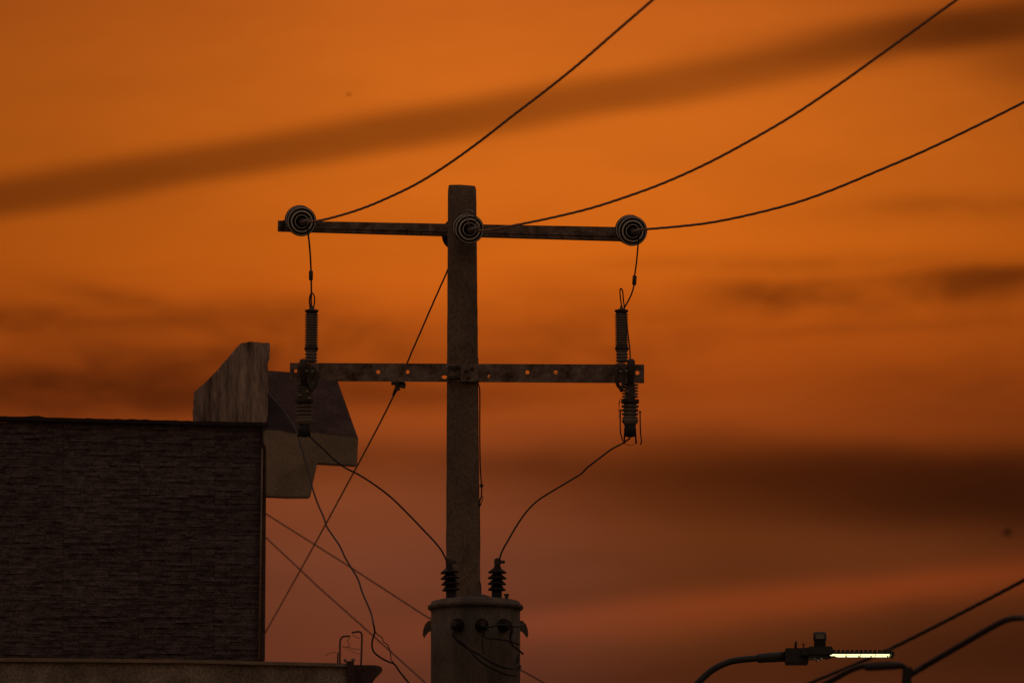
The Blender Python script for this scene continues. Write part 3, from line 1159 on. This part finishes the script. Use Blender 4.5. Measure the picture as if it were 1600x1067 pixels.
# ------------------------------------------------------------------ drop wires to the transformer
GD = 'drop wires into the transformer bushings'
w = MB()
w.tube(spline([P(482, 680, 59.78), P(495, 692, 59.75), P(510, 706, 59.7), P(522, 718, 59.7), P(540, 731, 59.7), P(560, 741, 59.65), P(585, 757, 59.6), P(610, 776, 59.6),
               P(635, 800, 59.55), P(660, 826, 59.5), P(678, 845, 59.45), P(690, 860, 59.42), P(697, 874, 59.4)], 8), 0.0056, 8)
o = w.build('drop_wire', M_CABLE, None, origin=P(482, 680, 59.78))
tag(o, 'black drop wire from the left arrester to the left transformer bushing', 'wire', GD)
w = MB()
w.tube(spline([P(985, 684, 59.78), P(972, 693, 59.78), P(955, 702, 59.75), P(935, 717, 59.7), P(918, 730, 59.7), P(908, 740, 59.7), P(890, 751, 59.65), P(865, 766, 59.6), P(840, 782, 59.6),
               P(822, 800, 59.55), P(808, 820, 59.5), P(795, 842, 59.45), P(785, 860, 59.42), P(780, 874, 59.4)], 8), 0.0056, 8)
o = w.build('drop_wire', M_CABLE, None, origin=P(985, 684, 59.78))
tag(o, 'black drop wire from the right arrester to the right transformer bushing', 'wire', GD)

# earth wire down the right side of the pole
t = thing('earth_wire', P(748, 700, 59.98), 'thin earth wire running down the right side of the pole', 'wire')
w = MB()
w.tube(spline([P(746.5, 560, 59.95), P(747, 597, 59.95), P(749.6, 612, 59.95), P(749.6, 680, 59.95), P(750.5, 730, 59.95), P(752.5, 760, 59.95), P(752, 775, 59.95), P(749, 790, 59.95),
               P(749.5, 850, 59.95), P(749, 900, 59.95), P(751, 915, 59.9), P(751.5, 934, 59.85)], 8), 0.0042, 8)
w.tube(spline([P(750, 789, 59.93), P(753, 783, 59.93), P(754, 775, 59.93)], 6), 0.0034, 6)
w.build('strand', M_CABLE, t)
for (px, py) in ((752.5, 758.5), (748.8, 788)):
    w = MB()
    w.lathe([(0.004, -0.012), (0.011, -0.008), (0.012, 0.006), (0.004, 0.012)], P(px, py, 59.93), (1, 0, 0.3), 10)
    w.build('wire_clip', M_IRON, t)

# ------------------------------------------------------------------ guy wire from the back of the pole
t = thing('guy_wire', P(697, 428, 60.15), 'straight guy wire slanting from the pole down behind the building', 'wire')
w = MB()
gp = [P(705, 408, 60.12), P(697, 428, 60.2), P(680, 466, 60.5), P(660, 512, 60.9), P(640, 558, 61.3), P(621, 605, 61.7), P(590, 668, 63.0), P(545, 752, 65.5), P(500, 835, 69),
      P(460, 907, 73), P(416, 985, 77), P(330, 1135, 84)]
w.tube(spline(gp, 14), 0.0054, 10, lobes=3, pitch=0.19)
w.build('strand', M_WIRE, t)
w = MB()
w.box(P(622, 599, 61.6), (22 * S, 0.03, 5 * S))
w.box(P(628, 602, 61.6), (12 * S, 0.03, 8 * S), Matrix.Rotation(0.15, 3, 'Y'))
w.box(P(621, 606, 61.6), (7 * S, 0.03, 9 * S), Matrix.Rotation(-0.3, 3, 'Y'))
w.tube([P(621, 604, 61.6), P(617.5, 611, 61.65), P(614.5, 618, 61.7)], 0, 8, rr=[0.014, 0.012, 0.008])
w.build('guy_clamp', M_IRON, t, bevel=0.002)

# ------------------------------------------------------------------ far service wires behind the building
GF = 'thin service wires behind the building and transformer'
w = MB()
w.tube([P(330, 752, 76), P(418, 804, 75.5), P(540, 881, 75), P(665, 962, 74.5), P(760, 1016, 74), P(860, 1072, 73.5), P(1000, 1150, 73)], 0.0054, 10)
o = w.build('service_wire', M_CABLE, None, origin=P(418, 804, 75.5))
tag(o, 'upper thin wire sloping down from the building and behind the transformer', 'wire', GF)
w = MB()
w.tube([P(330, 762, 76), P(416, 840, 75.5), P(500, 919, 75), P(580, 990, 74.5), P(640, 1044, 74), P(700, 1098, 73.5), P(760, 1152, 73)], 0.0054, 10)
o = w.build('service_wire', M_CABLE, None, origin=P(416, 840, 75.5))
tag(o, 'lower thin wire sloping down from the building to the bottom edge', 'wire', GF)

# kinked cable hanging from the roof past the arrester to the bottom
t = thing('hanging_cable', P(419, 614, 65.6), 'kinked black cable hanging from the roof edge down past the left arrester', 'cable')
w = MB()
kp = [(419, 614), (430, 626), (444, 643), (455, 660), (463, 675), (470, 695), (477, 720), (484, 745), (489, 765), (497, 788), (505, 806), (511, 823), (521, 838), (531, 853), (540, 872),
      (551, 890), (560, 906), (566, 925), (574, 943), (580, 958), (583, 972), (585.5, 987), (582, 999), (581.5, 1010), (585, 1019), (595, 1027), (606, 1033), (616, 1037), (624, 1048), (632, 1058), (640, 1068), (665, 1100)]
w.tube(spline([P(a_, b_, 65.35 - 3.9 * min(1, i / 20)) for i, (a_, b_) in enumerate(kp)], 6), 0.0058, 8)
w.build('strand', M_CABLE, t)
w = MB()
sp = [(585.5, 985), (590, 991), (597, 995), (599, 1002), (606, 1007), (610, 1018), (611, 1030), (617, 1038)]
w.tube([P(a_, b_, 61.45) for a_, b_ in sp], 0.0034, 6)
w.build('loose_strand', M_CABLE, t)

# ------------------------------------------------------------------ transformer
YT = 59.45
ST = PX(YT)
tcx = P(743, 1000, YT)
ztl = P(743, 952, YT).z                       # top of the tank under the lid band
R_T = 69.5 * ST
tr = thing('transformer', (tcx.x, YT, ztl - 1.0), 'grey can transformer hung on the pole, with two ribbed bushings on its lid', 'transformer')
w = MB()
w.lathe([(R_T * .97, -1.02), (R_T, -1.0), (R_T, -0.6), (R_T, -0.3), (R_T, 0.0)], (tcx.x, YT, ztl), (0, 0, 1), 64)
w.build('tank', M_TANK, tr)
w = MB()
w.lathe([(R_T, -0.004), (R_T + 3.6 * ST, -0.001), (R_T + 5.2 * ST, 2.4 * ST), (R_T + 4.6 * ST, 6 * ST), (R_T + 1 * ST, 7.5 * ST), (R_T - 1 * ST, 12.0 * ST), (R_T * 0.88, 14.0 * ST),
         (R_T * 0.6, 16.5 * ST), (R_T * 0.35, 18.6 * ST), (R_T * 0.18, 19.4 * ST), (0.01, 19.6 * ST)], (tcx.x, YT, ztl), (0, 0, 1), 64)
w.build('lid', M_TANK, tr)
w = MB()
zf = ztl + 16 * ST
w.lathe([(18 * ST, 0), (19 * ST, 3.5 * ST), (12 * ST, 6.2 * ST), (0.01, 7 * ST)], (tcx.x + 4 * ST, YT - 0.03, zf), (0, 0, 1), 32)
w.build('lid_dome', M_TANK, tr)
for sx_ in (-1, 1):
    w = MB()
    xx = 743 + sx_ * 69
    lp = [(xx, 969), (xx + sx_ * 5, 969.5), (xx + sx_ * 10, 975), (xx + sx_ * 13, 984), (xx + sx_ * 13.5, 992), (xx + sx_ * 11, 996), (xx + sx_ * 8, 991), (xx + sx_ * 4, 986.5), (xx, 985)]
    w.prism([P(a_, b_, YT - 0.008) for a_, b_ in lp], (0, 0.016, 0))
    w.build('lifting_lug', M_TANK, tr)


def hv_bushing(px, tilt):
    # five wide drip sheds, widest at the top, on a thick stem
    base = P(px, 938, YT)
    topp = P(px + tilt, 872, YT)
    ax = topp - base
    L_ = ax.length
    s_ = L_ / 66
    prof = [(10.5, 0), (10.5, 4), (8.5, 5), (8.0, 15)]
    for i, hh in enumerate((17, 26, 35, 44)):
        rr_ = 14.5 - 0.4 * (i % 2) - (0 if i else 0.8)
        prof += [(8.0 - 0.4 * i, hh), (rr_, hh - 1.2), (rr_ + 0.4, hh + 0.4), (rr_ - 2.5, hh + 2.6), (9.5 - 0.4 * i, hh + 5.2), (7.6 - 0.4 * i, hh + 6.5)]
    prof += [(5.5, 53), (4.6, 55), (4.6, 62), (2.5, 66)]
    bs = MB()
    bs.lathe([(a_ * s_, b_ * s_) for a_, b_ in prof], base, ax, 28)
    b_o = bs.build('bushing', M_BROWN, tr)
    bs = MB()
    q = base + ax * 0.93
    bs.lathe([(4.8 * s_, -6 * s_), (5.4 * s_, -4 * s_), (5.4 * s_, 3 * s_), (3 * s_, 5 * s_)], q, ax, 6, False)
    bs.box(q + Vector((7 * s_, 0, -1 * s_)), (9 * s_, 0.02, 4.5 * s_))
    bs.build('terminal', M_IRON, b_o)


hv_bushing(706, -5)
hv_bushing(776, 1.5)
w = MB()
w.lathe([(4.6 * ST, 0), (4.6 * ST, 3 * ST), (2.8 * ST, 3.6 * ST), (2.8 * ST, 8 * ST), (4.2 * ST, 8.4 * ST), (4.2 * ST, 11 * ST)], P(791.5, 938.5, YT - 0.05), (0, 0, 1), 8, False)
w.build('lid_bolt', M_IRON, tr)
for px, hh in ((716, 12), (720, 8)):
    w = MB()
    w.tube([P(px, 938, YT - 0.02), P(px, 938 - hh, YT - 0.02)], 0.004, 6)
    w.build('stud', M_GALV, tr)
# low-voltage bushings on the front
for i, px in enumerate((715.5, 752.5, 786)):
    dx = (px - 743) * ST
    yy = YT - math.sqrt(max(R_T ** 2 - dx ** 2, 0.0001))
    nrm = Vector((dx * 0.6, yy - YT, 0)).normalized()
    c_ = P(px, 976.5, yy)
    w = MB()
    w.lathe([(10.6 * ST, -0.02), (10.8 * ST, 0.012), (9.4 * ST, 0.02), (6.5 * ST, 0.025), (8.2 * ST, 0.034), (8.2 * ST, 0.042), (5.5 * ST, 0.05), (5.0 * ST, 0.085), (2.5 * ST, 0.09)], c_, nrm, 26)
    bo = w.build('low_voltage_bushing', M_BROWN, tr)
    w = MB()
    w.box(c_ + nrm * 0.10, (0.028, 0.03, 0.03))
    w.build('terminal', M_IRON, bo)
# lead wires drooping over the front of the tank
YW = YT - R_T - 0.09


def lead(pts, r=0.0058, name='lead_wire'):
    w_ = MB()
    w_.tube(spline([P(a_, b_, YW + dd) for a_, b_, dd in pts], 8), r, 8)
    return w_.build(name, M_CABLE, tr)


lead([(709, 984, 0.0), (708, 992, 0), (714, 1000, 0), (726, 1009, 0), (742, 1018, 0), (758, 1028, 0), (774, 1037, 0.01), (790, 1043, 0.05), (802, 1043, 0.13), (809, 1036, 0.24), (811, 1020, 0.30)], 0.0072)
lead([(714, 986, 0), (713, 996, 0), (722, 1003, -0.02), (734, 1015, -0.02), (744, 1027, -0.02), (757, 1037, -0.01), (774, 1046, 0.0), (792, 1053, 0.05), (804, 1054, 0.12), (811, 1049, 0.22), (813, 1040, 0.30)], 0.0072)
lead([(753, 984, 0), (754, 996, 0), (753.5, 1008, 0), (755, 1020, -0.01)], 0.005)
lead([(757, 984, 0), (757, 993, 0), (764, 997, 0), (780, 998, 0), (796, 1001, 0.06), (812, 1006, 0.16)], 0.006)
lead([(790, 974, -0.01), (797, 983, -0.01), (797, 994, 0), (800, 1006, 0.04), (808, 1013, 0.1), (817, 1021, 0.2)], 0.0066)
lead([(752, 978, 0), (765, 979, -0.01), (778, 976, -0.01), (786, 976, -0.01)], 0.007)
lead([(786, 976, -0.02), (798, 978, 0.0), (810, 978, 0.1), (818, 974, 0.2)], 0.007)
lead([(794, 968, -0.02), (799, 976, -0.02), (800, 988, -0.0), (797, 996, 0)], 0.0055)
# hanger bracket behind the tank
for dz_ in (0.12, 0.78):
    w = MB()
    w.box((tcx.x, YT + R_T + 0.03, ztl - dz_), (0.14, 0.22, 0.05))
    w.build('hanger_bracket', M_STEEL, tr)

# ------------------------------------------------------------------ street lamp
YS = 61.0
SS = PX(YS)
lamp_foot = P(1020, 1200, YS)
lamp_foot.z = 0
lamp = thing('street_lamp', lamp_foot, 'lit LED street lamp on a curved arm, with a square photocell on top', 'street lamp')
w = MB()
xarm = P(1045, 1140, YS)
pts = [Vector((lamp_foot.x, YS, 0)), Vector((lamp_foot.x, YS, 3)), Vector((lamp_foot.x, YS, xarm.z - 0.1))]
w.tube(pts, 0.07, 16, rr=[0.09, 0.075, 0.055])
w.build('lamp_post', M_LAMP, lamp)
w = MB()
ap = spline([P(1020, 1200, YS), P(1048, 1125, YS), P(1072, 1088, YS), P(1095, 1062, YS), P(1115, 1045, YS), P(1140, 1033.5, YS), P(1165, 1029.5, YS), P(1184, 1028, YS)], 8)
w.tube(ap, 5.2 * SS, 14)
w.tube([P(1183, 1028.2, YS), P(1186, 1028, YS), P(1206, 1026.5, YS), P(1230, 1025, YS)], 0, 14, rr=[6.4 * SS, 7.4 * SS, 7.8 * SS, 8.2 * SS])
w.build('arm', M_LAMP, lamp)
w = MB()
w.box(P(1244.5, 1025.5, YS), (36 * SS, 0.16, 24 * SS))
w.box(P(1274, 1020.5, YS), (46 * SS, 0.26, 13 * SS))
w.box(P(1281, 1019, YS), (38 * SS, 0.28, 13.5 * SS))
w.build('housing', M_LAMP, lamp, bevel=0.006)
w = MB()
w.tube([P(1243, 1013, YS), P(1243.4, 1003, YS), P(1245, 1001, YS)], 0, 6, rr=[0.008, 0.008, 0.004])
w.build('housing_clip', M_LAMP, lamp)
w = MB()
w.lathe([(0.003, 0), (0.0035, 0.02), (0.007, 0.024), (0.006, 0.032)], P(1255.5, 1012.5, YS), (0, 0, 1), 8)
w.build('housing_screw', M_LAMP, lamp)
w = MB()
w.box(P(1266, 1013.5, YS), (0.012, 0.02, 0.008))
w.build('housing_clip', M_LAMP, lamp)
w = MB()
zc = P(1281, 1012, YS)
w.lathe([(9.2 * SS, 0), (9.2 * SS, 11 * SS), (10.3 * SS, 11.6 * SS), (10.4 * SS, 23.5 * SS), (9.6 * SS, 24.4 * SS)], zc, (0, 0, 1), 40)
w.build('photocell', M_PHOTO, lamp, bevel=0)
w = MB()
w.box(P(1281, 994, YS - 10.4 * SS - 0.001), (13 * SS, 0.004, 7 * SS))
w.build('photocell_window', M_GALV, lamp)
# flat head with fins and lit modules
zh = P(1345, 1024, YS).z
x0, x1 = P(1300, 1024, YS).x, P(1392, 1024, YS).x
w = MB()
w.prism([Vector((x0, YS - 0.135, zh)), Vector((x1, YS - 0.135, zh)), Vector((x1, YS + 0.135, zh)), Vector((x0, YS + 0.135, zh))], (0, 0, 2.6 * SS))
w.box(((x1 + 2 * SS), YS, zh + 0.006), (5 * SS, 0.24, 5 * SS))
w.box(((x1 - 2 * SS), YS, zh + 0.018), (3 * SS, 0.24, 9 * SS))
w.build('head', M_LAMP, lamp)
nf = 13
for i in range(nf):
    w = MB()
    xf = x0 + (x1 - x0) * (i + 0.35) / nf
    w.box((xf, YS, zh + 4.6 * SS), (3.9 * SS, 0.25, 4.2 * SS))
    w.build('fin', M_LAMP, lamp)
nm = 4
mw = (x1 - x0 - 4 * SS) / nm
for i in range(nm):
    w = MB()
    xa = x0 - 1 * SS + (mw + 0.8 * SS) * i
    yb_ = YS - 0.06
    lx = xa + (6 * SS if i == 0 else 0)
    w.prism([Vector((xa - (3 * SS if i == 0 else 0), yb_ - 0.055, zh - 0.009)), Vector((xa + mw - 0.5 * SS, yb_ - 0.055, zh - 0.009)),
             Vector((xa + mw - 0.5 * SS, yb_ + 0.045, zh - 0.009)), Vector((lx + (4 * SS if i == 0 else 0), yb_ + 0.045, zh - 0.009))], (0, 0, 0.007))
    w.build('led_module', M_LED, lamp)
w = MB()
w.box(((x0 + x1) / 2 - 1 * SS, YS - 0.124, zh - 0.011), (x1 - x0 - 2 * SS, 0.008, 0.006))
w.build('glow_fringe', M_FRINGE, lamp)  # added glowing strip, stands in for the light fringe below the modules
for i in ():
    pass
for px in (1321, 1341, 1360, 1386):
    w = MB()
    w.lathe([(0.006, 0), (0.004, 0.012)], (P(px, 1030, YS).x, YS - 0.115, zh - 0.008), (0, 0, -1), 8)
    w.build('module_screw', M_GALV, lamp)
w = MB()
for px, py in ((1266, 1031), (1271, 1030), (1276, 1032), (1282, 1030)):
    w.lathe([(0.010, 0), (0.012, 0.008), (0.004, 0.016)], P(px, py - 3, YS - 0.12), (0, 0, -1), 8)
w.build('cable_gland', M_GALV, lamp)
lp_d = bpy.data.lights.new('lamp_light', 'AREA')
lp_d.shape = 'RECTANGLE'
lp_d.size = 0.36
lp_d.size_y = 0.22
lp_d.energy = 3.0
lp_d.color = (1.0, 0.93, 0.7)
lo = bpy.data.objects.new('lamp_light', lp_d)
lo.location = Vector(((x0 + x1) / 2, YS, zh - 0.02)) - WORLD[lamp.name]
lo.parent = lamp
COL.objects.link(lo)

# ------------------------------------------------------------------ near, out-of-focus cables at the lower right
YN = 47.0
w = MB()
w.tube(spline([P(1180, 1104, 86), P(1265, 1067, 85.5), P(1330, 1040, 85), P(1385, 1016, 84.5), P(1440, 989, 84), P(1520, 948, 83), P(1600, 906, 82), P(1680, 862, 81), P(2100, 640, 75)], 16), 0.0165, 10, lobes=3, pitch=0.2)
o = w.build('service_cable', M_CABLE, None, origin=P(1600, 906, 82))
tag(o, 'upper blurred cable rising from behind the lamp to the right edge', 'cable', 'blurred cables at the lower right')
t = thing('tap_cable', P(1416, 1052, YN), 'thicker blurred cable under the lamp, with a hanging connector block', 'cable', 'blurred cables at the lower right')
w = MB()
w.tube(spline([P(1190, 1112, YN + .3), P(1292, 1066, YN + .2), P(1320, 1051, YN + .1), P(1345, 1041, YN), P(1380, 1037.5, YN), P(1402, 1038, YN), P(1413, 1042, YN), P(1417, 1050, YN)], 10), 0.0145, 10)
w.build('left_run', M_CABLE, t)
w = MB()
w.tube(spline([P(1415, 1056, YN), P(1428, 1050, YN), P(1450, 1037, YN), P(1500, 1008, YN - .4), P(1545, 982, YN - .7), P(1568, 970, YN - .9), P(1582, 966, YN - 1), P(1600, 965, YN - 1.2), P(1640, 966, YN - 2), P(1900, 900, YN - 6)], 10), 0.0155, 10)
w.build('right_run', M_CABLE, t)
w = MB()
w.box(P(1417, 1058, YN - 0.02), (15 * PX(YN), 0.05, 32 * PX(YN)), Matrix.Rotation(0.08, 3, 'Y'))
w.tube([P(1350, 1043, YN - 0.02), P(1360, 1042, YN - 0.02), P(1400, 1040, YN - 0.02), P(1410, 1040, YN - 0.02)], 0, 10, rr=[0.012, 0.019, 0.018, 0.014])
w.build('connector', M_CABLE, t, bevel=0.004)

# ------------------------------------------------------------------ birds
def bird(px, py, Y, span, flap, label):
    c_ = P(px, py, Y)
    b_ = MB()
    s_ = span
    b_.lathe([(0.002 * s_, -0.28 * s_), (0.05 * s_, -0.2 * s_), (0.075 * s_, -0.05 * s_), (0.07 * s_, 0.08 * s_), (0.045 * s_, 0.17 * s_), (0.05 * s_, 0.22 * s_), (0.03 * s_, 0.27 * s_), (0.004 * s_, 0.33 * s_)],
             c_, (-1, -0.35, 0.05), 12)
    for sd in (-1, 1):
        o1 = c_ + Vector((0, 0, 0.02 * s_))
        f_ = Vector((-1, -0.35, 0)).normalized()
        sdv = Vector((f_.y, -f_.x, 0)) * sd
        up_ = Vector((0, 0, 1))
        a1 = o1 + f_ * 0.08 * s_
        a2 = o1 - f_ * 0.10 * s_
        m1 = o1 + sdv * 0.25 * s_ + up_ * flap * 0.2 * s_ + f_ * 0.12 * s_
        m2 = o1 + sdv * 0.25 * s_ + up_ * flap * 0.2 * s_ - f_ * 0.08 * s_
        tp = o1 + sdv * 0.5 * s_ + up_ * flap * 0.25 * s_ - f_ * 0.12 * s_
        for off in (0,):
            th = up_ * 0.012 * s_
            b_.add([a1, a2, m2, m1, tp, a1 - th, a2 - th, m2 - th, m1 - th, tp - th],
                   [(0, 1, 2, 3), (3, 2, 4), (5, 8, 7, 6), (8, 9, 7), (0, 3, 8, 5), (3, 4, 9, 8), (4, 2, 7, 9), (2, 1, 6, 7)])
    b_.prism([c_ - Vector((-.22, -.077, 0)) * s_, c_ - Vector((-.40, -.17, 0.0)) * s_, c_ - Vector((-.42, -.10, 0.01)) * s_], (0, 0, 0.01 * s_))
    o_ = b_.build('bird', M_BIRD, None, origin=c_)
    tag(o_, label, 'bird')


bird(545, 148, 120, 0.11, 0.3, 'tiny dark bird in the orange sky at the upper left')
bird(1574, 834, 330, 0.62, 1.0, 'blurred bird in the dark cloud near the right edge')
